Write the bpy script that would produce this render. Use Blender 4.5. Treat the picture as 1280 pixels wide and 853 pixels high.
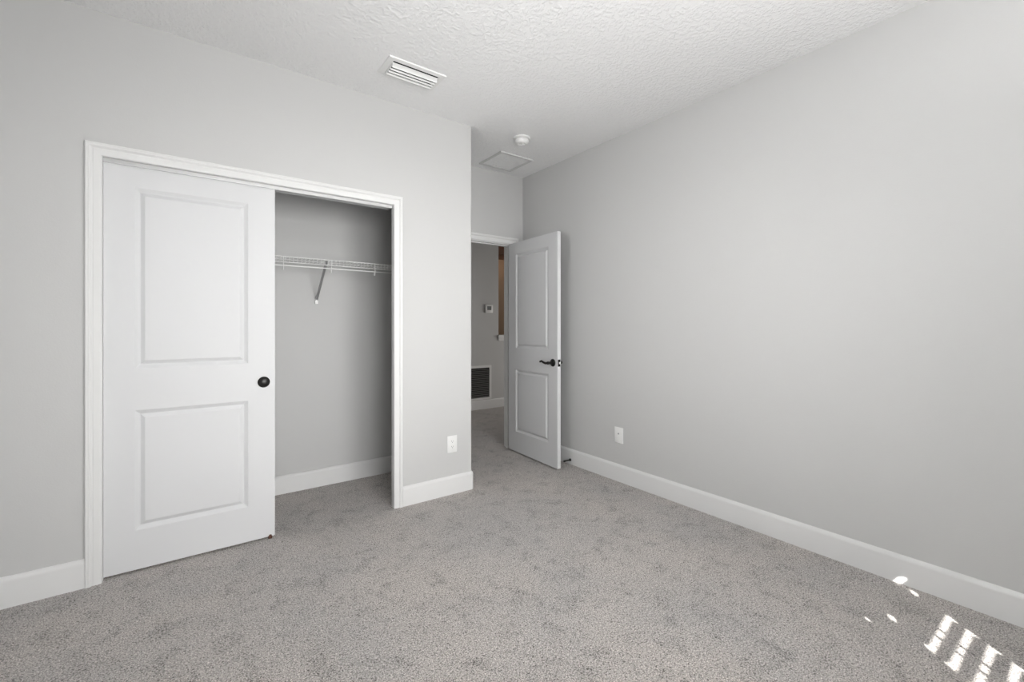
import bpy, bmesh, math, random
from mathutils import Vector, Matrix
random.seed(4)
S = bpy.context.scene
COL = S.collection
for o in list(bpy.data.objects):
    bpy.data.objects.remove(o)

# ------------------------------------------------------------------ camera
CAM_H = 1.238
YAW = math.radians(36.349)
cd = bpy.data.cameras.new('camera')
cd.sensor_width = 36.0
cd.lens = 553.48 / 1280 * 36.0
cd.shift_y = -(426.5 - 406.88) / 1280
cd.clip_start = 0.02
cam = bpy.data.objects.new('camera', cd)
COL.objects.link(cam)
cam.location = (0, 0, CAM_H)
cam.rotation_euler = (math.pi / 2, 0, -YAW)
S.camera = cam

# ------------------------------------------------------------------ view, sky, sun, window light
S.view_settings.view_transform = 'Standard'
S.view_settings.look = 'None'
S.view_settings.exposure = 0.0
S.view_settings.gamma = 1.0
S.view_settings.use_curve_mapping = False

W = bpy.data.worlds.new('sky')
S.world = W
W.use_nodes = True
nt = W.node_tree
bg = nt.nodes['Background']
sky = nt.nodes.new('ShaderNodeTexSky')
sky.sky_type = 'HOSEK_WILKIE'
sky.sun_direction = (-0.58, -0.68, 0.45)
nt.links.new(sky.outputs[0], bg.inputs[0])
bg.inputs[1].default_value = 0.6

SUN_H = (0.65, 0.76)            # horizontal direction the sunlight travels
SUN_T = 0.51                    # tan(elevation)
sd = bpy.data.lights.new('sun', 'SUN')
sd.energy = 24.0
sd.angle = math.radians(0.35)
sd.color = (1.0, 0.97, 0.92)
sun = bpy.data.objects.new('sun', sd)
COL.objects.link(sun)
sun.location = (-4, -5, 4)
sun.rotation_euler = Vector((SUN_H[0], SUN_H[1], -SUN_T)).to_track_quat('-Z', 'Y').to_euler()


def area(name, loc, direction, sx, sy, watts, color=(1, 1, 1)):
    l = bpy.data.lights.new(name, 'AREA')
    l.shape = 'RECTANGLE'
    l.size = sx
    l.size_y = sy
    l.energy = watts
    l.color = color
    o = bpy.data.objects.new(name, l)
    COL.objects.link(o)
    o.location = loc
    o.rotation_euler = Vector(direction).to_track_quat('-Z', 'Z').to_euler()
    return o


YW = -0.75                      # inner face of the window wall, behind the camera
WIN = [(-0.10, 0.85), (0.97, 1.92)]
WZ = (0.50, 2.10)
LWY, LWZ = (0.40, 1.60), (0.80, 2.20)    # added window in the left wall, there for the side fill light
DAY = (1.0, 0.997, 0.99)
for i, (a, b) in enumerate(WIN):    # daylight between the slats: some straight on, some thrown up at the ceiling
    o = area('window_daylight', ((a + b) / 2, YW + 0.03, 1.32), (0, 1, 0), b - a - 0.04, 1.5, 15.2, DAY)
    o.data.spread = math.radians(90)
    o = area('slat_daylight', ((a + b) / 2, YW + 0.03, 1.60), (0, math.cos(math.radians(75)), math.sin(math.radians(75))), b - a - 0.04, 0.5, 33.2, DAY)
    o.data.spread = math.radians(120)
o = area('side_fill_light', (-0.97, 1.0, 1.5), (1, 0, 0.1), 1.2, 1.4, 18.0, DAY)  # added fill from the left to brighten the right wall
o.data.spread = math.radians(90)
# daylight from the far end of the hall, and the warm lamp of the stair well beyond it
area('hall_daylight', (5.42, 4.55, 1.15), (-1, 0, -0.12), 0.9, 0.9, 16.0, (1.0, 0.96, 0.92))
area('stair_lamp_light', (4.6, 6.28, 2.36), (0.0, 0.8, -0.6), 0.2, 0.2, 0.42, (1.0, 0.78, 0.60))

# ------------------------------------------------------------------ numbers of the room
H = 2.743                       # ceiling
YC = 2.8832                     # closet wall, room face
XR = 2.7704                     # right wall
XC = 1.7453                     # outside corner of the closet wall
YB = 3.579                      # wall with the entry door
XL = -1.00                      # left wall, outside the frame
YCB = 3.625                     # back of the closet
TH = 0.115
OX0, OX1, OZ = -0.331, 1.133, 2.057     # closet opening
DX0, DX1, DZ = 1.850, 2.625, 2.047      # entry opening
YH = 5.53                       # far wall of the hall


# ------------------------------------------------------------------ materials
def mat(name, color, rough=0.5, spec=0.5, metal=0.0):
    m = bpy.data.materials.new(name)
    m.use_nodes = True
    b = m.node_tree.nodes['Principled BSDF']
    b.inputs['Base Color'].default_value = (*color, 1)
    b.inputs['Roughness'].default_value = rough
    b.inputs['Specular IOR Level'].default_value = spec
    b.inputs['Metallic'].default_value = metal
    return m, m.node_tree, b


def add_bump(nt, b, scale, strength, dist, detail=3.0, rough=0.55, kind='noise'):
    tc = nt.nodes.new('ShaderNodeTexCoord')
    n = nt.nodes.new('ShaderNodeTexNoise')
    n.inputs['Scale'].default_value = scale
    n.inputs['Detail'].default_value = detail
    n.inputs['Roughness'].default_value = rough
    nt.links.new(tc.outputs['Object'], n.inputs['Vector'])
    bp = nt.nodes.new('ShaderNodeBump')
    bp.inputs['Strength'].default_value = strength
    bp.inputs['Distance'].default_value = dist
    nt.links.new(n.outputs['Fac'], bp.inputs['Height'])
    nt.links.new(bp.outputs['Normal'], b.inputs['Normal'])
    return tc, n, bp


M_WALL, t_, b_ = mat('wall paint', (0.56, 0.56, 0.555), 0.75, 0.25)
add_bump(t_, b_, 160, 0.10, 0.004)
M_CEIL, t_, b_ = mat('knockdown ceiling', (0.87, 0.87, 0.87), 0.85, 0.2)
tc, n, bp = add_bump(t_, b_, 52, 0.36, 0.010, 4.0, 0.5)
rp = t_.nodes.new('ShaderNodeValToRGB')
rp.color_ramp.elements[0].position = 0.44
rp.color_ramp.elements[1].position = 0.60
t_.links.new(n.outputs['Fac'], rp.inputs[0])
t_.links.new(rp.outputs[0], bp.inputs['Height'])
M_TRIM, t_, b_ = mat('trim paint', (0.73, 0.73, 0.725), 0.5, 0.10)
M_DOOR, t_, b_ = mat('door paint', (0.66, 0.664, 0.672), 0.5, 0.15)
add_bump(t_, b_, 90, 0.03, 0.002)
M_PLASTIC, t_, b_ = mat('white plastic', (0.82, 0.82, 0.81), 0.35, 0.5)
M_METAL, t_, b_ = mat('white enamelled metal', (0.80, 0.80, 0.79), 0.35, 0.5)
M_BRACE, t_, b_ = mat('grey shaded brace', (0.30, 0.30, 0.30), 0.45, 0.4)  # shaded underside of the shelf brace put into its grey; the jack shares it
M_TRACK, t_, b_ = mat('track metal', (0.60, 0.60, 0.60), 0.25, 0.5, 0.35)
M_BLACK, t_, b_ = mat('oil rubbed bronze', (0.012, 0.011, 0.010), 0.32, 0.5, 0.2)
M_DARK, t_, b_ = mat('duct shade and filter dark', (0.02, 0.02, 0.02), 0.9, 0.1)  # near-black for the shade in the vent duct, also backs the return grille
M_SLOT, t_, b_ = mat('slot dark', (0.03, 0.03, 0.03), 0.7, 0.2)
M_BROWN, t_, b_ = mat('brown plastic', (0.10, 0.045, 0.03), 0.6, 0.3)
M_FILTER, t_, b_ = mat('grille grey', (0.10, 0.10, 0.095), 0.6, 0.3)
M_SCREEN, t_, b_ = mat('screen grey', (0.16, 0.17, 0.17), 0.3, 0.5)
M_TAN, t_, b_ = mat('tan stair wall', (0.42, 0.30, 0.21), 0.8, 0.2)
M_BEAM, t_, b_ = mat('brown beam', (0.17, 0.095, 0.065), 0.7, 0.2)
M_PANELC, t_, b_ = mat('ceiling panel grey', (0.63, 0.63, 0.625), 0.6, 0.2)  # greyer than the ceiling, for the panel frame
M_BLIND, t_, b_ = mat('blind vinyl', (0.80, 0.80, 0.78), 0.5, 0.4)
M_GLASS = bpy.data.materials.new('pane')
M_GLASS.use_nodes = True
t_ = M_GLASS.node_tree
t_.nodes.clear()
go = t_.nodes.new('ShaderNodeOutputMaterial')
g1 = t_.nodes.new('ShaderNodeBsdfTransparent')
g2 = t_.nodes.new('ShaderNodeBsdfGlossy')
g2.inputs['Roughness'].default_value = 0.02
gm = t_.nodes.new('ShaderNodeMixShader')
gm.inputs[0].default_value = 0.05
t_.links.new(g1.outputs[0], gm.inputs[1])
t_.links.new(g2.outputs[0], gm.inputs[2])
t_.links.new(gm.outputs[0], go.inputs[0])


def carpet_material():
    m, nt, b = mat('cut pile carpet', (0.4, 0.38, 0.36), 0.95, 0.05)
    b.inputs['Sheen Weight'].default_value = 0.15
    b.inputs['Sheen Roughness'].default_value = 0.6
    L = nt.links.new
    tc = nt.nodes.new('ShaderNodeTexCoord')

    def noise(scale, detail, rough, dist=0.0):
        n = nt.nodes.new('ShaderNodeTexNoise')
        n.inputs['Scale'].default_value = scale
        n.inputs['Detail'].default_value = detail
        n.inputs['Roughness'].default_value = rough
        n.inputs['Distortion'].default_value = dist
        L(tc.outputs['Object'], n.inputs['Vector'])
        return n

    def ramp(src, stops):
        r = nt.nodes.new('ShaderNodeValToRGB')
        e = r.color_ramp.elements
        e[0].position, e[0].color = stops[0][0], (*stops[0][1], 1)
        e[1].position, e[1].color = stops[-1][0], (*stops[-1][1], 1)
        for p, c in stops[1:-1]:
            k = e.new(p)
            k.color = (*c, 1)
        L(src, r.inputs[0])
        return r

    def mult(a, c, f=1.0):
        mx = nt.nodes.new('ShaderNodeMixRGB')
        mx.blend_type = 'MULTIPLY'
        mx.inputs[0].default_value = f
        L(a, mx.inputs[1])
        L(c, mx.inputs[2])
        return mx.outputs[0]
    tuft = noise(225, 2.5, 0.6, 0.5)           # heathered yarn
    speck = noise(160, 2.0, 0.55, 0.9)            # gaps between the tufts
    lay = noise(8.5, 7.0, 0.68, 0.4)            # brushed pile and footprints open the tufts
    big = noise(1.6, 3.0, 0.5, 0.3)

    def lin(src, k, off):
        m1 = nt.nodes.new('ShaderNodeMath')
        m1.operation = 'MULTIPLY_ADD'
        L(src, m1.inputs[0])
        m1.inputs[1].default_value = k
        m1.inputs[2].default_value = off
        return m1.outputs[0]

    def add(a_, b_):
        m1 = nt.nodes.new('ShaderNodeMath')
        m1.operation = 'ADD'
        L(a_, m1.inputs[0])
        L(b_, m1.inputs[1])
        return m1.outputs[0]
    mr = nt.nodes.new('ShaderNodeMapRange')     # only the flattened spots darken
    mr.interpolation_type = 'SMOOTHSTEP'
    L(lay.outputs['Fac'], mr.inputs['Value'])
    mr.inputs['From Min'].default_value = 0.30
    mr.inputs['From Max'].default_value = 0.52
    f1 = add(tuft.outputs['Fac'], lin(mr.outputs['Result'], 0.036, -0.031))
    yarn = ramp(f1, [(0.28, (0.10, 0.095, 0.091)), (0.39, (0.29, 0.277, 0.267)), (0.51, (0.46, 0.440, 0.425)), (0.68, (0.78, 0.75, 0.725))])
    f2 = add(speck.outputs['Fac'], lin(mr.outputs['Result'], 0.055, -0.050))
    gap = ramp(f2, [(0.31, (0.215, 0.200, 0.190)), (0.455, (1.0, 1.0, 1.0)), (0.68, (1.25, 1.25, 1.25))])
    bigr = ramp(big.outputs['Fac'], [(0.35, (0.90, 0.895, 0.895)), (0.65, (1.02, 0.99, 0.965))])
    c = mult(mult(yarn.outputs[0], gap.outputs[0]), bigr.outputs[0])
    L(c, b.inputs['Base Color'])
    v = nt.nodes.new('ShaderNodeTexVoronoi')
    v.inputs['Scale'].default_value = 230
    L(tc.outputs['Object'], v.inputs['Vector'])
    ad = nt.nodes.new('ShaderNodeMath')
    ad.operation = 'SUBTRACT'
    L(tuft.outputs['Fac'], ad.inputs[0])
    L(v.outputs['Distance'], ad.inputs[1])
    bp = nt.nodes.new('ShaderNodeBump')
    bp.inputs['Strength'].default_value = 0.45
    bp.inputs['Distance'].default_value = 0.008
    L(ad.outputs[0], bp.inputs['Height'])
    L(bp.outputs['Normal'], b.inputs['Normal'])
    return m


M_CARPET = carpet_material()


# ------------------------------------------------------------------ mesh helpers
def obj(name, bm, m, parent=None, smooth=False, double=1e-5):
    if double:
        bmesh.ops.remove_doubles(bm, verts=bm.verts, dist=double)
    bmesh.ops.recalc_face_normals(bm, faces=bm.faces)
    me = bpy.data.meshes.new(name)
    bm.to_mesh(me)
    bm.free()
    me.materials.append(m)
    if smooth:
        for p in me.polygons:
            p.use_smooth = True
        try:
            me.set_sharp_from_angle(angle=math.radians(35))
        except Exception:
            pass
    o = bpy.data.objects.new(name, me)
    COL.objects.link(o)
    if parent is not None:
        o.parent = parent
    return o


def tag(o, label, cat, group=None, kind=None):
    o['label'] = label
    o['category'] = cat
    if group:
        o['group'] = group
    if kind:
        o['kind'] = kind
    return o


def thing(name, label, cat, loc=(0, 0, 0), rot=(0, 0, 0), group=None, kind=None):
    o = bpy.data.objects.new(name, None)
    o.empty_display_size = 0.1
    COL.objects.link(o)
    o.location = loc
    o.rotation_euler = rot
    return tag(o, label, cat, group, kind)


def struct(name, bm, m, label, cat, parent=None, smooth=False):
    o = obj(name, bm, m, parent, smooth)
    if parent is None:
        tag(o, label, cat, kind='structure')
    return o


def box(bm, x0, x1, y0, y1, z0, z1):
    vs = [bm.verts.new((x, y, z)) for x in (x0, x1) for y in (y0, y1) for z in (z0, z1)]
    for f in ((0, 1, 3, 2), (4, 6, 7, 5), (0, 4, 5, 1), (2, 3, 7, 6), (0, 2, 6, 4), (1, 5, 7, 3)):
        bm.faces.new([vs[i] for i in f])
    return vs


def bevel_box(bm, x0, x1, y0, y1, z0, z1, r, seg=2):
    t = bmesh.new()
    box(t, x0, x1, y0, y1, z0, z1)
    bmesh.ops.recalc_face_normals(t, faces=t.faces)
    bmesh.ops.bevel(t, geom=list(t.edges), offset=r, segments=seg, affect='EDGES', profile=0.5)
    merge(bm, t)


def merge(bm, t, M=None):
    if M is not None:
        bmesh.ops.transform(t, matrix=M, verts=t.verts)
    vm = {v: bm.verts.new(v.co) for v in t.verts}
    for f in t.faces:
        try:
            bm.faces.new([vm[v] for v in f.verts])
        except ValueError:
            pass
    t.free()


def prism(bm, pts, z0, z1):
    lo = [bm.verts.new((x, y, z0)) for x, y in pts]
    hi = [bm.verts.new((x, y, z1)) for x, y in pts]
    n = len(pts)
    bm.faces.new(lo)
    bm.faces.new(hi)
    for i in range(n):
        bm.faces.new((lo[i], lo[(i + 1) % n], hi[(i + 1) % n], hi[i]))


def lathe(bm, prof, seg=32, M=None):
    """prof: (radius, height) along +Z."""
    t = bmesh.new()
    rings = []
    for r, z in prof:
        if r < 1e-6:
            rings.append([t.verts.new((0, 0, z))])
        else:
            rings.append([t.verts.new((r * math.cos(2 * math.pi * k / seg), r * math.sin(2 * math.pi * k / seg), z)) for k in range(seg)])
    for a, b in zip(rings, rings[1:]):
        for k in range(seg):
            k2 = (k + 1) % seg
            if len(a) == 1 and len(b) == 1:
                continue
            if len(a) == 1:
                t.faces.new((a[0], b[k2], b[k]))
            elif len(b) == 1:
                t.faces.new((a[k], a[k2], b[0]))
            else:
                t.faces.new((a[k], a[k2], b[k2], b[k]))
    merge(bm, t, M)


def tube(bm, pts, r, seg=8, cap=True):
    """round tube along a polyline; r is one radius or one per point."""
    pts = [Vector(p) for p in pts]
    rs = r if isinstance(r, (list, tuple)) else [r] * len(pts)
    rings = []
    up = None
    for i, p in enumerate(pts):
        d = (pts[min(i + 1, len(pts) - 1)] - pts[max(i - 1, 0)]).normalized()
        if up is None:
            up = Vector((0, 0, 1)) if abs(d.z) < 0.9 else Vector((1, 0, 0))
        s = d.cross(up).normalized()
        u = s.cross(d).normalized()
        up = u
        rings.append([bm.verts.new(p + rs[i] * (math.cos(2 * math.pi * k / seg) * s + math.sin(2 * math.pi * k / seg) * u)) for k in range(seg)])
    for a, b in zip(rings, rings[1:]):
        for k in range(seg):
            bm.faces.new((a[k], a[(k + 1) % seg], b[(k + 1) % seg], b[k]))
    if cap:
        bm.faces.new(rings[0])
        bm.faces.new(rings[-1])


def sweep2d(path, profile, to3d, side=1):
    """profile (offset, height) swept with mitres along a 2D path; to3d maps (u, v, height)."""
    bm = bmesh.new()
    n = len(path)
    P = [Vector(p) for p in path]
    norms = []
    for a, b in zip(P, P[1:]):
        d = (b - a).normalized()
        norms.append(Vector((-d.y, d.x)) * side)
    rings = []
    for i in range(n):
        if i == 0:
            m = norms[0]
        elif i == n - 1:
            m = norms[-1]
        else:
            m = norms[i - 1] + norms[i]
            m = m / max(1e-6, m.dot(norms[i]))
        rings.append([bm.verts.new(to3d(P[i].x + m.x * o, P[i].y + m.y * o, h)) for o, h in profile])
    k = len(profile)
    for a, b in zip(rings, rings[1:]):
        for j in range(k):
            bm.faces.new((a[j], a[(j + 1) % k], b[(j + 1) % k], b[j]))
    bm.faces.new(rings[0])
    bm.faces.new(rings[-1])
    return bm


def arc(cx, cy, r, a0, a1, n=6):
    return [(cx + r * math.cos(math.radians(a0 + (a1 - a0) * i / n)), cy + r * math.sin(math.radians(a0 + (a1 - a0) * i / n))) for i in range(n + 1)]


# ------------------------------------------------------------------ floor, ceiling, walls
bm = bmesh.new()
box(bm, XL - 0.12, 5.6, YW - 0.12, 6.8, -0.10, 0.0)
struct('floor', bm, M_CARPET, 'grey cut pile carpet covering the bedroom, closet and hall floor', 'floor')
bm = bmesh.new()
box(bm, XL - 0.12, 5.6, YW - 0.12, 6.8, H, H + 0.10)
struct('ceiling', bm, M_CEIL, 'white ceiling with a knockdown texture', 'ceiling')

BR = 0.016                                              # bullnose corner
bm = bmesh.new()
box(bm, XL, OX0, YC, YC + TH, 0, H)
box(bm, OX0, OX1, YC, YC + TH, OZ, H)
corner = arc(XC - BR, YC + BR, BR, -90, 0, 12)
prism(bm, [(OX1, YC)] + corner + [(XC, YB + TH), (XC - TH, YB + TH), (XC - TH, YC + 0.034), (OX1, YC + 0.034)], 0, H)
struct('wall_left', bm, M_WALL, 'light grey wall around the closet opening, ending in a rounded corner', 'wall')
bm = bmesh.new()
box(bm, XC, DX0, YB, YB + TH, 0, H)
box(bm, DX0, DX1, YB, YB + TH, DZ, H)
box(bm, DX1, XR, YB, YB + TH, 0, H)
struct('wall_back', bm, M_WALL, 'grey wall of the alcove above the open doorway', 'wall')
bm = bmesh.new()
box(bm, XR, XR + TH, YW - 0.12, YB + TH, 0, H)
struct('wall_right', bm, M_WALL, 'long bare light grey wall on the right', 'wall')
bm = bmesh.new()
box(bm, XL - TH, XL, YW - 0.12, LWY[0], 0, H)
box(bm, XL - TH, XL, LWY[1], YCB + TH, 0, H)
box(bm, XL - TH, XL, LWY[0], LWY[1], 0, LWZ[0])
box(bm, XL - TH, XL, LWY[0], LWY[1], LWZ[1], H)
struct('wall_near_left', bm, M_WALL, 'grey wall to the left, outside the frame', 'wall')
bm = bmesh.new()
xs = [XL] + [v for w in WIN for v in w] + [XR]
for a, b in ((xs[0], xs[1]), (xs[2], xs[3]), (xs[4], xs[5])):
    box(bm, a, b, YW - 0.12, YW, 0, H)
for a, b in WIN:
    box(bm, a, b, YW - 0.12, YW, 0, WZ[0])
    box(bm, a, b, YW - 0.12, YW, WZ[1], H)
struct('wall_front', bm, M_WALL, 'grey window wall behind the camera', 'wall')
bm = bmesh.new()
box(bm, XL, XC - TH, YCB, YCB + TH, 0, H)
struct('wall_closet_back', bm, M_WALL, 'grey back wall inside the closet', 'wall')
bm = bmesh.new()
box(bm, -0.72, -0.62, YC + TH, YCB, 0, H)
struct('wall_closet_left', bm, M_WALL, 'grey left end wall inside the closet', 'wall')
# hall beyond the doorway
OPX, OPZ = 3.815, 1.05
bm = bmesh.new()
box(bm, 1.0, OPX, YH, YH + TH, 0, H)
box(bm, OPX, 5.5, YH, YH + TH, 0, OPZ)
struct('wall_hall_back', bm, M_WALL, 'shaded grey hall wall seen through the open doorway', 'wall')
bm = bmesh.new()
box(bm, 1.0 - TH, 1.0, YB + TH, YH + TH, 0, H)
struct('wall_hall_left', bm, M_WALL, 'grey end wall of the hall, out of sight', 'wall')
bm = bmesh.new()
box(bm, XR + TH, 5.5, YB, YB + TH, 0, H)
struct('wall_hall_near', bm, M_WALL, 'grey near wall of the hall, out of sight', 'wall')
bm = bmesh.new()
box(bm, 5.5, 5.6, YB, 6.8, 0, H)
struct('wall_hall_right', bm, M_WALL, 'grey far end wall of the hall, out of sight', 'wall')
bm = bmesh.new()
box(bm, 1.0, 5.5, 6.65, 6.75, 0, H)
struct('wall_stair', bm, M_TAN, 'warm brown lit wall beyond the hall opening', 'wall')
bm = bmesh.new()
box(bm, OPX - 0.35, 5.5, 6.15, 6.65, 2.44, H)
struct('trim_8', bm, M_BEAM, 'dark brown beam above the warm wall beyond the hall opening', 'beam')

# ------------------------------------------------------------------ window units in the wall behind the camera
for i, (a, b) in enumerate(WIN):
    w = thing('window_%d' % (i + 1), 'white framed window with a closed blind in the wall behind the camera, %s of the pair' % ('left' if i else 'right'), 'window',
              ((a + b) / 2, YW, WZ[0]), kind='structure')
    hw, hh = (b - a) / 2, WZ[1] - WZ[0]
    bm = bmesh.new()
    for u0, u1, v0, v1 in ((-hw, -hw + 0.04, 0, hh), (hw - 0.04, hw, 0, hh), (-hw + 0.04, hw - 0.04, 0, 0.04), (-hw + 0.04, hw - 0.04, hh - 0.04, hh)):
        box(bm, u0, u1, -0.11, -0.06, v0, v1)
    obj('window_frame', bm, M_TRIM, w)
    bm = bmesh.new()
    box(bm, -hw + 0.04, hw - 0.04, -0.09, -0.086, 0.04, hh - 0.04)
    obj('pane', bm, M_GLASS, w)
    # closed blind as a panel; holes shaped to throw the sun patches
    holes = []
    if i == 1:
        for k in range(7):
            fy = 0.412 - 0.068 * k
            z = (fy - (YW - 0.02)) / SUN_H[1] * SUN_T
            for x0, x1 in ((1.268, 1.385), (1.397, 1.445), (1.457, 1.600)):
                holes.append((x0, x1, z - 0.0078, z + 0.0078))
            for q in range(5):      # holes flare at both ends to shape the sun strips
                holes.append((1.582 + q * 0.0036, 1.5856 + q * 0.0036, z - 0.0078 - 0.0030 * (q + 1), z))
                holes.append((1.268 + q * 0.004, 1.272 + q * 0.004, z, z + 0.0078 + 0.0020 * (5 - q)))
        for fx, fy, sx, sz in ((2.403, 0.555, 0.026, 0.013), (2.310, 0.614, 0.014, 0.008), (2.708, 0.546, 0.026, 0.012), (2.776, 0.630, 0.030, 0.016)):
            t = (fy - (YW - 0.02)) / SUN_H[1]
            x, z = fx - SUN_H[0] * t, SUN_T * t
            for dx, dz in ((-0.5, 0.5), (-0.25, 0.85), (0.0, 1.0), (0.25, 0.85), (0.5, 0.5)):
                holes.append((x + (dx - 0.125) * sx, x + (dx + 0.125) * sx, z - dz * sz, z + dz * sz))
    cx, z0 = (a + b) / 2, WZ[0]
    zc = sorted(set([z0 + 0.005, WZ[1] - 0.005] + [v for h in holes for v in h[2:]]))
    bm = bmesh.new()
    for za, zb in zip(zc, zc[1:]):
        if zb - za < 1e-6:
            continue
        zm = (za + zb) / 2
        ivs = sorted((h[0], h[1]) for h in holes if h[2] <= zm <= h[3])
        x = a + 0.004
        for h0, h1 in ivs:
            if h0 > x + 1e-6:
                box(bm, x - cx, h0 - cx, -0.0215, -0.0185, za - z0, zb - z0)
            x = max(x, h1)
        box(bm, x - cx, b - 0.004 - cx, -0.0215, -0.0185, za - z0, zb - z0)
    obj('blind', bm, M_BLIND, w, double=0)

w = thing('window_3', 'added white framed window with a closed blind beside the camera, for the side fill light', 'window', (XL, sum(LWY) / 2, LWZ[0]), kind='structure')
hw, hh = (LWY[1] - LWY[0]) / 2, LWZ[1] - LWZ[0]
bm = bmesh.new()
for u0, u1, v0, v1 in ((-hw, -hw + 0.04, 0, hh), (hw - 0.04, hw, 0, hh), (-hw + 0.04, hw - 0.04, 0, 0.04), (-hw + 0.04, hw - 0.04, hh - 0.04, hh)):
    box(bm, -0.105, -0.06, u0, u1, v0, v1)
obj('window_frame', bm, M_TRIM, w)
bm = bmesh.new()
box(bm, -0.088, -0.084, -hw + 0.04, hw - 0.04, 0.04, hh - 0.04)
obj('pane', bm, M_GLASS, w)
bm = bmesh.new()
box(bm, -0.0215, -0.0185, -hw + 0.004, hw - 0.004, 0.005, hh - 0.005)
obj('blind', bm, M_BLIND, w)

# ------------------------------------------------------------------ baseboards
BASE = [(0, 0), (0.015, 0), (0.015, 0.112), (0.0146, 0.1165), (0.0132, 0.1215), (0.0105, 0.1265), (0.0065, 0.1310), (0.0030, 0.1340), (0.0, 0.135)]


def base(name, path, side, label):
    bm = sweep2d(path, BASE, lambda u, v, h: (u, v, h), side)
    return struct(name, bm, M_TRIM, label, 'baseboard', smooth=True)


base('baseboard_left', [(XL, YC), (-0.385, YC)], -1, 'white baseboard left of the closet casing')
base('baseboard_corner', [(1.190, YC)] + corner + [(XC, YB)], -1, 'white baseboard wrapping the rounded wall corner right of the closet')
base('baseboard_right', [(XR, YB), (XR, YW)], -1, 'long white baseboard along the bare right wall')
base('baseboard_closet', [(-0.62, YC + TH), (-0.62, YCB), (XC - TH, YCB), (XC - TH, YC + 0.034)], -1, 'white baseboard along the back of the closet')
base('baseboard_front', [(XR - 0.014, YW), (XL, YW), (XL, YC - 0.014)], -1, 'white baseboard under the windows behind the camera')
base('baseboard_hall', [(1.0, YH), (5.5, YH)], -1, 'white baseboard along the hall wall under the return grille')

# ------------------------------------------------------------------ casings, jambs, track
CAS = [(0, 0), (0, 0.007), (0.003, 0.010), (0.008, 0.011), (0.028, 0.012), (0.031, 0.0105), (0.034, 0.011), (0.039, 0.017), (0.043, 0.0195), (0.047, 0.0185), (0.049, 0.020), (0.054, 0.020), (0.057, 0.017), (0.057, 0)]


def casing(name, x0, x1, zt, yface, label, w=1.0):
    bm = sweep2d([(x0, 0), (x0, zt), (x1, zt), (x1, 0)], [(o * w, h) for o, h in CAS], lambda u, v, h: (u, yface - h, v), 1)
    return struct(name, bm, M_TRIM, label, 'door casing')


casing('trim_1', -0.326, 1.129, 2.0515, YC, 'white moulded casing framing the closet opening', 1.03)
casing('trim_2', DX0 - 0.012, DX1 + 0.016, DZ + 0.002, YB, 'white moulded casing around the open entry doorway', 1.09)
JT = 0.0


def jamb(name, x0, x1, zt, y0, y1, label, stop=None):
    t = 0.018
    bm = bmesh.new()
    box(bm, x0 - t, x0, y0, y1, 0, zt + t)
    box(bm, x1, x1 + t, y0, y1, 0, zt + t)
    box(bm, x0, x1, y0, y1, zt, zt + t)
    if stop:
        s0, s1 = stop
        box(bm, x0, x0 + 0.010, s0, s1, 0, zt)
        box(bm, x1 - 0.010, x1, s0, s1, 0, zt)
        box(bm, x0 + 0.010, x1 - 0.010, s0, s1, zt - 0.010, zt)
    return struct(name, bm, M_TRIM, label, 'door jamb')


bm = bmesh.new()
t = 0.006
box(bm, OX0, OX0 + t, YC - 0.0005, YC + TH + 0.002, 0, OZ)
box(bm, OX1 - t + 0.002, OX1, YC - 0.0005, YC + 0.036, 0, OZ)
box(bm, OX0 + t, OX1 - t + 0.002, YC - 0.0005, YC + TH + 0.002, OZ - 0.004, OZ)
struct('trim_3', bm, M_TRIM, 'white jamb lining the inside of the closet opening', 'door jamb')
bm = bmesh.new()
t = 0.006
box(bm, DX0, DX0 + t, YB - 0.0005, YB + TH + 0.002, 0, DZ)
box(bm, DX1 - t, DX1, YB - 0.0005, YB + TH + 0.002, 0, DZ)
box(bm, DX0 + t, DX1 - t, YB - 0.0005, YB + TH + 0.002, DZ - 0.006, DZ)
box(bm, DX0 + t, DX0 + 0.016, YB + 0.040, YB + 0.075, 0, DZ - 0.006)
box(bm, DX1 - 0.016, DX1 - t, YB + 0.040, YB + 0.075, 0, DZ - 0.006)
box(bm, DX0 + 0.016, DX1 - 0.016, YB + 0.040, YB + 0.075, DZ - 0.016, DZ - 0.006)
struct('trim_4', bm, M_TRIM, 'white jamb and stop lining the open entry doorway', 'door jamb')
# hall side casing of the entry
bm = sweep2d([(DX0 - 0.012, 0), (DX0 - 0.012, DZ + 0.002), (DX1 + 0.016, DZ + 0.002), (DX1 + 0.016, 0)], CAS, lambda u, v, h: (u, YB + TH + h, v), 1)
struct('trim_5', bm, M_TRIM, 'white casing on the hall side of the entry doorway', 'door casing', smooth=True)
# closet door track with its fascia lip
bm = bmesh.new()
x0, x1 = OX0 + 0.006, OX1 - 0.008
box(bm, x0, x1, YC + 0.014, YC + 0.017, 2.031, OZ - 0.004)
box(bm, x0, x1, YC + 0.017, YC + 0.085, OZ - 0.008, OZ - 0.004)
box(bm, x0, x1, YC + 0.050, YC + 0.053, 2.036, OZ - 0.008)
box(bm, x0, x1, YC + 0.082, YC + 0.085, 2.036, OZ - 0.008)
struct('trim_6', bm, M_TRACK, 'white metal sliding track under the closet head casing', 'door track')
# window ledge cap on the hall half wall
bm = bmesh.new()
bevel_box(bm, OPX - 0.02, 5.45, YH - 0.03, YH + TH + 0.03, OPZ, OPZ + 0.04, 0.005)
box(bm, OPX - 0.005, 5.45, YH - 0.016, YH, OPZ - 0.045, OPZ)
struct('trim_7', bm, M_TRIM, 'white ledge cap on the hall half wall beside the thermostat', 'ledge')


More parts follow.
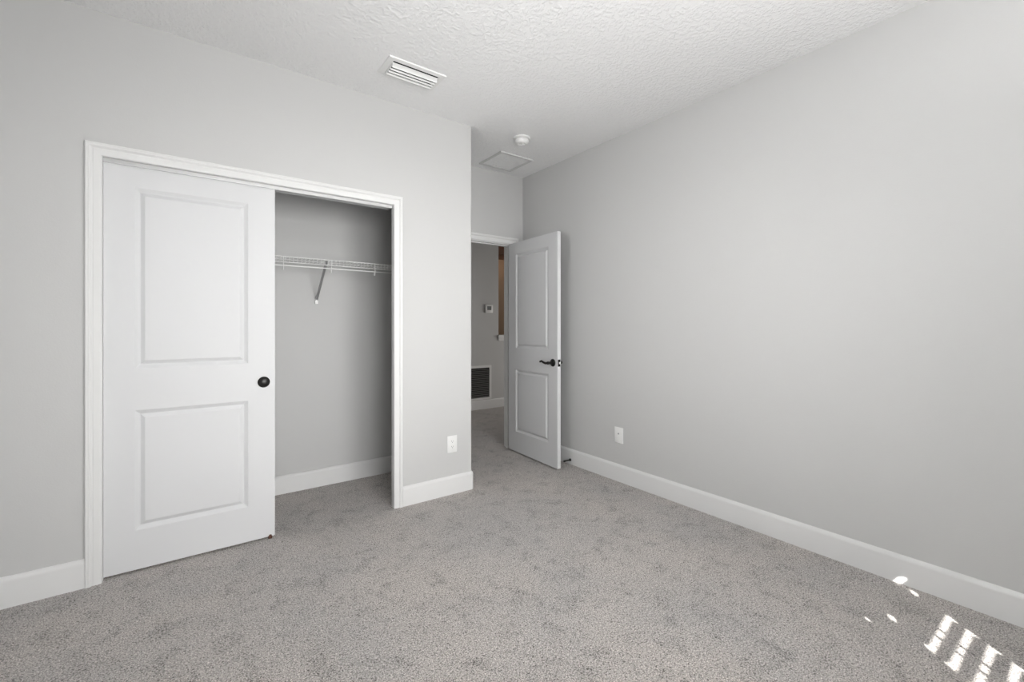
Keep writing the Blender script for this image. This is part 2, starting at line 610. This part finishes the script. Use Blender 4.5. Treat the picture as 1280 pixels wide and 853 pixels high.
# ------------------------------------------------------------------ moulded two panel doors
def door_slab(Wd, Hd, T, panels, both=True):
    """slab in local coords: x 0..Wd, y 0 (front, facing -y) .. T, z 0..Hd."""
    bm = bmesh.new()
    loops = [(0.0, 0.0), (0.002, 0.0006), (0.0185, 0.0125), (0.0205, 0.0134), (0.0225, 0.0134), (0.0240, 0.0126), (0.0400, 0.0014), (0.0425, 0.0010)]
    xs = sorted({0, Wd, panels[0][0], panels[0][1]})
    zs = sorted({0, Hd} | {p[2] for p in panels} | {p[3] for p in panels})

    def face_side(y, sgn):
        for xa, xb in zip(xs, xs[1:]):
            for za, zb in zip(zs, zs[1:]):
                pan = any(abs(xa - p[0]) < 1e-6 and abs(za - p[2]) < 1e-6 for p in panels)
                if not pan:
                    bm.faces.new([bm.verts.new(c) for c in ((xa, y, za), (xb, y, za), (xb, y, zb), (xa, y, zb))])
                else:
                    prev = None
                    for off, dep in loops:
                        r = [bm.verts.new(c) for c in ((xa + off, y + sgn * dep, za + off), (xb - off, y + sgn * dep, za + off), (xb - off, y + sgn * dep, zb - off), (xa + off, y + sgn * dep, zb - off))]
                        if prev:
                            for k in range(4):
                                bm.faces.new((prev[k], prev[(k + 1) % 4], r[(k + 1) % 4], r[k]))
                        prev = r
                    bm.faces.new(prev)
    face_side(0, 1)
    face_side(T, -1)
    for xa, xb in zip(xs, xs[1:]):
        for z in (0, Hd):
            bm.faces.new([bm.verts.new(c) for c in ((xa, 0, z), (xb, 0, z), (xb, T, z), (xa, T, z))])
    for za, zb in zip(zs, zs[1:]):
        for x in (0, Wd):
            bm.faces.new([bm.verts.new(c) for c in ((x, 0, za), (x, T, za), (x, T, zb), (x, 0, zb))])
    return bm


# sliding closet door
YD = YC + 0.022
d1 = thing('door_1', 'white two panel sliding closet door with a round black pull', 'door', (OX0 + 0.007, YD, 0.012), kind='structure')
W1 = 0.4175 - d1.location.x
pan1 = [(-0.208 - d1.location.x, 0.284 - d1.location.x, 0.208 - 0.012, 0.812 - 0.012), (-0.208 - d1.location.x, 0.284 - d1.location.x, 1.020 - 0.012, 1.930 - 0.012)]
obj('door_panel', door_slab(W1, 2.024, 0.035, pan1), M_DOOR, d1)
bm = bmesh.new()
lathe(bm, [(0.0, 0.0), (0.031, 0.0), (0.0315, 0.004), (0.029, 0.007), (0.0275, 0.008), (0.024, 0.0125), (0.017, 0.0165), (0.009, 0.0185), (0.0, 0.019)], 40,
      Matrix.Translation((0.3605 - d1.location.x, 0.0, 0.911 - 0.012)) @ Matrix.Rotation(math.pi / 2, 4, 'X'))
k = obj('door_pull', bm, M_BLACK, d1, smooth=True)
k['label'] = 'round black domed pull'

# floor guide of the sliding doors
bm = bmesh.new()
bevel_box(bm, -0.011, 0.008, -0.006, 0.05, 0.0, 0.016, 0.002)
bevel_box(bm, -0.008, 0.005, -0.006, -0.002, 0.014, 0.024, 0.0015)
g = obj('floor_guide', bm, M_BROWN)
g.location = (0.395, YD - 0.001, 0.0)
tag(g, 'small brown floor guide at the bottom right corner of the sliding closet door', 'door guide')

# hinged entry door, standing open into the room
PIN = Vector((2.620, 3.568, 0.012))
W2, T2 = 0.758, 0.035
ang = math.radians(87.2)
# closed: slab spans from the pin towards -X; local x runs from the hinge to the free edge
d2 = thing('door_2', 'white two panel entry door standing open with a black lever handle', 'door', PIN, (0, 0, math.pi + ang), kind='structure')
pan2 = [(0.124, W2 - 0.124, 0.208 - 0.012, 0.812 - 0.012), (0.124, W2 - 0.124, 1.020 - 0.012, 1.930 - 0.012)]
s = door_slab(W2, 2.030, T2, pan2)
bmesh.ops.translate(s, vec=(0.004, -T2, 0), verts=s.verts)   # closed door lies on the hall side (+Y) of the pin
obj('door_panel', s, M_DOOR, d2)
ROSE = (W2 + 0.004 - 0.060, 0.915 - 0.012)


def lever(side):
    """lever set; side -1 is the face at y=-T2, +1 the face at y=0."""
    h = bmesh.new()
    y = -T2 if side < 0 else 0.0
    Mx = Matrix.Translation((ROSE[0], y, ROSE[1])) @ Matrix.Rotation(-side * math.pi / 2, 4, 'X')
    lathe(h, [(0, 0), (0.033, 0), (0.0335, 0.004), (0.031, 0.008), (0.022, 0.011), (0.013, 0.013), (0.0115, 0.018), (0.0115, 0.045), (0.0135, 0.049), (0.0135, 0.060), (0.009, 0.064), (0, 0.0645)], 32, Mx)
    yy = y + side * 0.054
    pts, rs = [], []
    for k in range(13):
        f = k / 12
        pts.append((ROSE[0] - 0.115 * f, yy, ROSE[1] + 0.001 - 0.007 * math.sin(f * math.pi * 1.0) * (1 if f < 0.6 else 1) + 0.030 * max(0.0, f - 0.35) - 0.110 * max(0.0, f - 0.84)))
        rs.append(0.0112 - 0.0032 * f)
    tube(h, pts, rs, 12)
    o = obj('lever_handle', h, M_BLACK, d2, smooth=True)
    o['label'] = 'black lever handle on a round rose'
    return o


lever(-1)
lever(1)
bm = bmesh.new()
bevel_box(bm, W2 + 0.0035, W2 + 0.0058, -T2 / 2 - 0.0128, -T2 / 2 + 0.0128, ROSE[1] - 0.030, ROSE[1] + 0.030, 0.0008)
lp = obj('latch_plate', bm, M_BLACK, d2)
lp['label'] = 'black latch plate on the door edge'
bm = bmesh.new()
prism(bm, [(W2 + 0.004, -T2 / 2 - 0.002), (W2 + 0.009, -T2 / 2 - 0.002), (W2 + 0.014, -T2 / 2 + 0.006), (W2 + 0.014, -T2 / 2 + 0.010), (W2 + 0.004, -T2 / 2 + 0.010)], ROSE[1] - 0.008, ROSE[1] + 0.008)
lb = obj('latch_bolt', bm, M_METAL, lp)
for z in (0.20, 1.0, 1.80):
    bm = bmesh.new()
    tube(bm, [(0, 0.004, z - 0.045), (0, 0.004, z + 0.045)], 0.006, 10)
    box(bm, 0.001, 0.0045, -0.030, 0.003, z - 0.045, z + 0.045)
    obj('hinge', bm, M_BLACK, d2, smooth=True)

# ------------------------------------------------------------------ closet wire shelf
sh = thing('wire_shelf', 'white wire shelf with a hanging rod across the closet', 'shelf', (0.5, YCB, 1.70))
SX0, SX1 = -0.61 - 0.5, (XC - TH - 0.006) - 0.5
FY = 3.310 - YCB                # front edge
bm = bmesh.new()
nw = int((SX1 - SX0) / 0.0254)
for i in range(nw + 1):
    x = SX0 + 0.004 + i * 0.0254
    tube(bm, [(x, -0.004, 0.006), (x, FY + 0.004, 0.006), (x, FY, 0.004), (x, FY, -0.036)], 0.0013, 6)
obj('deck_wires', bm, M_METAL, sh, smooth=True, double=0)
for (y, z, r) in ((-0.006, 0.003, 0.0028), (FY * 0.5, 0.003, 0.0028), (FY + 0.003, 0.003, 0.0030), (FY + 0.003, -0.034, 0.0030)):
    bm = bmesh.new()
    tube(bm, [(SX0, y, z), (SX1, y, z)], r, 8)
    obj('shelf_rail', bm, M_METAL, sh, smooth=True)
bm = bmesh.new()
tube(bm, [(SX0, FY + 0.014, -0.056), (SX1, FY + 0.014, -0.056)], 0.0042, 10)
obj('hanging_rod', bm, M_METAL, sh, smooth=True)
for x in (0.527, 0.835, 1.150, 0.22, -0.09, -0.40, 1.46):
    bm = bmesh.new()
    x -= 0.5
    tube(bm, [(x, FY + 0.000, 0.006), (x, FY - 0.003, -0.030), (x, FY - 0.002, -0.058), (x, FY + 0.002, -0.074), (x, FY + 0.012, -0.084), (x, FY + 0.022, -0.076), (x, FY + 0.024, -0.062)], [0.002, 0.003, 0.003, 0.0035, 0.0042, 0.0035, 0.002], 8)
    obj('rod_hook', bm, M_METAL, sh, smooth=True)
for x in (0.803, -0.12):
    x -= 0.5
    bm = bmesh.new()
    a, b = Vector((x, FY + 0.006, -0.004)), Vector((x, -0.010, -0.268))
    d = (b - a).normalized()
    nrm = d.cross(Vector((1, 0, 0))).normalized()
    for s0, s1, n0, n1 in ((-0.0075, 0.0075, -0.001, 0.001), (-0.0075, -0.0060, 0.001, 0.009), (0.0060, 0.0075, 0.001, 0.009)):
        vs = []
        for p in (a, b):
            vs.append([bm.verts.new(p + Vector((sx, 0, 0)) + nrm * sn) for sx, sn in ((s0, n0), (s1, n0), (s1, n1), (s0, n1))])
        bm.faces.new(vs[0])
        bm.faces.new(vs[1])
        for k in range(4):
            bm.faces.new((vs[0][k], vs[0][(k + 1) % 4], vs[1][(k + 1) % 4], vs[1][k]))
    br = obj('shelf_brace', bm, M_BRACE, sh)
    br['label'] = 'diagonal shelf brace, its shaded side put into the grey'
    bm = bmesh.new()
    bevel_box(bm, x - 0.012, x + 0.012, -0.014, 0.0, -0.298, -0.262, 0.003)
    tube(bm, [(x, -0.013, -0.285), (x, -0.017, -0.285)], 0.004, 10)
    obj('wall_clip', bm, M_PLASTIC, br, smooth=True)
for x in (SX0 + 0.006, SX1 - 0.006):
    bm = bmesh.new()
    bevel_box(bm, x - 0.006, x + 0.006, FY - 0.006, FY + 0.03, -0.062, 0.014, 0.003)
    obj('end_bracket', bm, M_PLASTIC, sh)

# ------------------------------------------------------------------ ceiling vent
v = thing('ceiling_vent', 'white louvred air register in the ceiling above the closet wall', 'air vent', (1.088, 2.483, H))
bm = bmesh.new()
ox, oy, ix, iy = 0.178, 0.100, 0.143, 0.070
for sgn in (0,):
    out_t = [(-ox, -oy, 0), (ox, -oy, 0), (ox, oy, 0), (-ox, oy, 0)]
    out_b = [(-ox + 0.003, -oy + 0.003, -0.007), (ox - 0.003, -oy + 0.003, -0.007), (ox - 0.003, oy - 0.003, -0.007), (-ox + 0.003, oy - 0.003, -0.007)]
    in_b = [(-ix, -iy, -0.009), (ix, -iy, -0.009), (ix, iy, -0.009), (-ix, iy, -0.009)]
    in_t = [(-ix, -iy, -0.001), (ix, -iy, -0.001), (ix, iy, -0.001), (-ix, iy, -0.001)]
    rr = [[bm.verts.new(c) for c in L] for L in (out_t, out_b, in_b, in_t)]
    for a, b in zip(rr, rr[1:]):
        for k in range(4):
            bm.faces.new((a[k], a[(k + 1) % 4], b[(k + 1) % 4], b[k]))
for sx in (-1, 1):                  # end plates that carry the louvres
    prism(bm, [(sx * (ix - 0.001) - 0.001, -iy + 0.014), (sx * (ix - 0.001) + 0.001, -iy + 0.014), (sx * (ix - 0.001) + 0.001, iy - 0.014), (sx * (ix - 0.001) - 0.001, iy - 0.014)], -0.024, -0.001)
obj('vent_frame', bm, M_METAL, v)
bm = bmesh.new()
box(bm, -ix, ix, -iy, iy, -0.0012, -0.0004)  # flat dark sheet standing in for the shade up the duct
du = obj('duct_shade', bm, M_DARK, v)
du['label'] = 'dark sheet for the duct shade behind the louvres'
for k in range(4):
    bm = bmesh.new()
    y0 = -iy + 0.025 + k * 0.0290
    pts = [(y0 - 0.001, -0.002 if k == 0 else -0.0215), (y0 + 0.0003, -0.024), (y0 + 0.0018, -0.028), (y0 + 0.0035, -0.0310)]
    prev = None
    hx = ix - 0.002
    loopv = [(y, z) for y, z in pts] + [(y + 0.0012, z + 0.0014) for y, z in reversed(pts)]
    L = [bm.verts.new((-hx, y, z)) for y, z in loopv]
    R = [bm.verts.new((hx, y, z)) for y, z in loopv]
    n = len(loopv)
    bm.faces.new(L)
    bm.faces.new(R)
    for q in range(n):
        bm.faces.new((L[q], L[(q + 1) % n], R[(q + 1) % n], R[q]))
    obj('louvre', bm, M_METAL, v)

# ------------------------------------------------------------------ ceiling panel in the alcove
cp = thing('ceiling_panel', 'square framed panel in the alcove ceiling beside the smoke detector', 'ceiling panel', (2.364, 3.308, H))
bm = bmesh.new()
o1, o2, o3 = 0.180, 0.176, 0.152
rr = [[bm.verts.new((sx * o, sy * o, z)) for sx, sy in ((-1, -1), (1, -1), (1, 1), (-1, 1))] for o, z in ((o1, 0.0), (o1, -0.006), (o2, -0.011), (o3, -0.006), (o3, 0.0))]
for a, b in zip(rr, rr[1:]):
    for k in range(4):
        bm.faces.new((a[k], a[(k + 1) % 4], b[(k + 1) % 4], b[k]))
obj('panel_frame', bm, M_PANELC, cp)
bm = bmesh.new()
box(bm, -o3 + 0.001, o3 - 0.001, -o3 + 0.001, o3 - 0.001, -0.004, -0.0005)
obj('panel_board', bm, M_CEIL, cp)

# ------------------------------------------------------------------ smoke detector
sm = thing('smoke_detector', 'round white smoke detector on the alcove ceiling', 'smoke detector', (2.170, 2.815, H))
FL = Matrix.Rotation(math.pi, 4, 'X')
bm = bmesh.new()
lathe(bm, [(0, 0), (0.066, 0), (0.066, 0.008), (0.062, 0.013), (0.050, 0.014), (0.050, 0.016), (0, 0.016)], 40, FL)
obj('mounting_base', bm, M_PLASTIC, sm, smooth=True)
bm = bmesh.new()
lathe(bm, [(0, 0.0155), (0.046, 0.0155), (0.053, 0.020), (0.053, 0.032), (0.049, 0.041), (0.040, 0.048), (0.030, 0.050), (0.029, 0.046), (0.018, 0.045), (0.0, 0.045)], 40, FL)
obj('detector_body', bm, M_PLASTIC, sm, smooth=True)
bm = bmesh.new()
lathe(bm, [(0, 0.0445), (0.014, 0.0445), (0.014, 0.049), (0.011, 0.051), (0, 0.0515)], 24, Matrix.Translation((0.006, 0, 0)) @ FL)
obj('test_button', bm, M_PLASTIC, sm, smooth=True)

# ------------------------------------------------------------------ outlets
o1_ = thing('wall_outlet', 'white double wall outlet right of the closet, above the corner baseboard', 'wall outlet', (1.5735, YC, 0.366))
bm = bmesh.new()
bevel_box(bm, -0.040, 0.040, -0.0065, 0.0, -0.062, 0.062, 0.003)
obj('cover_plate', bm, M_PLASTIC, o1_, smooth=True)
for sz in (-0.0195, 0.0195):
    bm = bmesh.new()
    t = bmesh.new()
    prism(t, [(0.0165 * math.cos(a) if abs(0.0165 * math.cos(a)) < 0.9 else 0, max(-0.0125, min(0.0125, 0.0165 * math.sin(a)))) for a in [2 * math.pi * k / 24 for k in range(24)]], 0, 0.0025)
    merge(bm, t, Matrix.Translation((0, -0.0062, sz)) @ Matrix.Rotation(math.pi / 2, 4, 'X'))
    so = obj('socket', bm, M_PLASTIC, o1_)
    bm = bmesh.new()
    box(bm, -0.0080, -0.0056, -0.0090, -0.0080, sz - 0.001, sz + 0.0075)
    box(bm, 0.0056, 0.0080, -0.0090, -0.0080, sz - 0.001, sz + 0.0065)
    tube(bm, [(0, -0.0080, sz - 0.0065), (0, -0.0090, sz - 0.0065)], 0.0028, 10)
    sl = obj('socket_slots', bm, M_SLOT, so)
    sl['label'] = 'dark slots of the socket'
bm = bmesh.new()
lathe(bm, [(0, 0), (0.003, 0), (0.0028, 0.001), (0, 0.0012)], 12, Matrix.Translation((0, -0.0064, 0)) @ Matrix.Rotation(math.pi / 2, 4, 'X'))
obj('screw', bm, M_METAL, o1_, smooth=True)

o2_ = thing('wall_plate', 'white wall plate low on the bare right wall, near the open door', 'wall plate', (XR, 2.328, 0.366), (0, 0, math.pi / 2))
# local -y faces out of the wall into the room after the turn: the plate is built towards +y
bm = bmesh.new()
bevel_box(bm, -0.042, 0.042, 0.0, 0.008, -0.062, 0.062, 0.003)
obj('cover_plate', bm, M_PLASTIC, o2_, smooth=True)
bm = bmesh.new()
lathe(bm, [(0, 0), (0.0065, 0), (0.0065, 0.003), (0.0045, 0.0035), (0.0045, 0.006), (0.0, 0.006)], 16, Matrix.Translation((0.0, 0.0075, 0.012)) @ Matrix.Rotation(-math.pi / 2, 4, 'X'))
jk = obj('jack', bm, M_BRACE, o2_, smooth=True)
jk['label'] = 'small grey jack'
for z in (-0.045, 0.045):
    bm = bmesh.new()
    lathe(bm, [(0, 0), (0.003, 0), (0.0028, 0.001), (0, 0.0012)], 12, Matrix.Translation((0.0, 0.0078, z)) @ Matrix.Rotation(-math.pi / 2, 4, 'X'))
    obj('screw', bm, M_METAL, o2_, smooth=True)

# ------------------------------------------------------------------ door stop
ds = thing('door_stop', 'black rigid door stop screwed to the right baseboard behind the open door', 'door stop', (XR - 0.014, 2.868, 0.040), (0, -math.pi / 2, 0))
bm = bmesh.new()
lathe(bm, [(0, 0), (0.0125, 0), (0.0125, 0.004), (0.009, 0.008), (0.0070, 0.014), (0.0060, 0.03), (0.0060, 0.064), (0, 0.064)], 20)
obj('stop_rod', bm, M_BLACK, ds, smooth=True)
bm = bmesh.new()
lathe(bm, [(0, 0.062), (0.0075, 0.062), (0.0082, 0.068), (0.0078, 0.078), (0.005, 0.081), (0, 0.082)], 20)
obj('rubber_tip', bm, M_BLACK, ds, smooth=True)

# ------------------------------------------------------------------ hall: return grille and thermostat
rg = thing('return_grille', 'dark louvred return air grille in a white frame on the hall wall', 'air grille', (3.38, YH, 0.393))
gw, gh, fw = 0.300, 0.252, 0.036
bm = bmesh.new()
for u0, u1, v0, v1 in ((-gw, -gw + fw, -gh, gh), (gw - fw, gw, -gh, gh), (-gw + fw, gw - fw, gh - fw, gh), (-gw + fw, gw - fw, -gh, -gh + fw * 0.8)):
    box(bm, u0, u1, -0.012, 0.0, v0, v1)
obj('grille_frame', bm, M_METAL, rg)
bm = bmesh.new()
box(bm, -gw + fw, gw - fw, -0.003, -0.0005, -gh + fw * 0.8, gh - fw)
gb = obj('filter_backing', bm, M_DARK, rg)
gb['label'] = 'dark filter behind the slats'
nsl = 16
for k in range(nsl):
    z = -gh + fw * 0.8 + 0.012 + k * (2 * gh - 1.8 * fw - 0.012) / nsl
    bm = bmesh.new()
    vs = [bm.verts.new((x, y, zz)) for x in (-gw + fw, gw - fw) for y, zz in ((-0.012, z - 0.004), (-0.0110, z - 0.005), (-0.0035, z + 0.008), (-0.0045, z + 0.009))]
    bm.faces.new(vs[:4])
    bm.faces.new(vs[4:])
    for q in range(4):
        bm.faces.new((vs[q], vs[(q + 1) % 4], vs[4 + (q + 1) % 4], vs[4 + q]))
    obj('grille_slat', bm, M_FILTER, rg)

th = thing('thermostat', 'small white square thermostat on the hall wall', 'thermostat', (3.632, YH, 1.486))
bm = bmesh.new()
bevel_box(bm, -0.066, 0.066, -0.026, 0.0, -0.062, 0.062, 0.006)
obj('thermostat_body', bm, M_PLASTIC, th, smooth=True)
bm = bmesh.new()
bevel_box(bm, -0.036, 0.036, -0.0275, -0.025, -0.022, 0.036, 0.001)
ts = obj('thermostat_screen', bm, M_SCREEN, th)
ts['label'] = 'grey display'
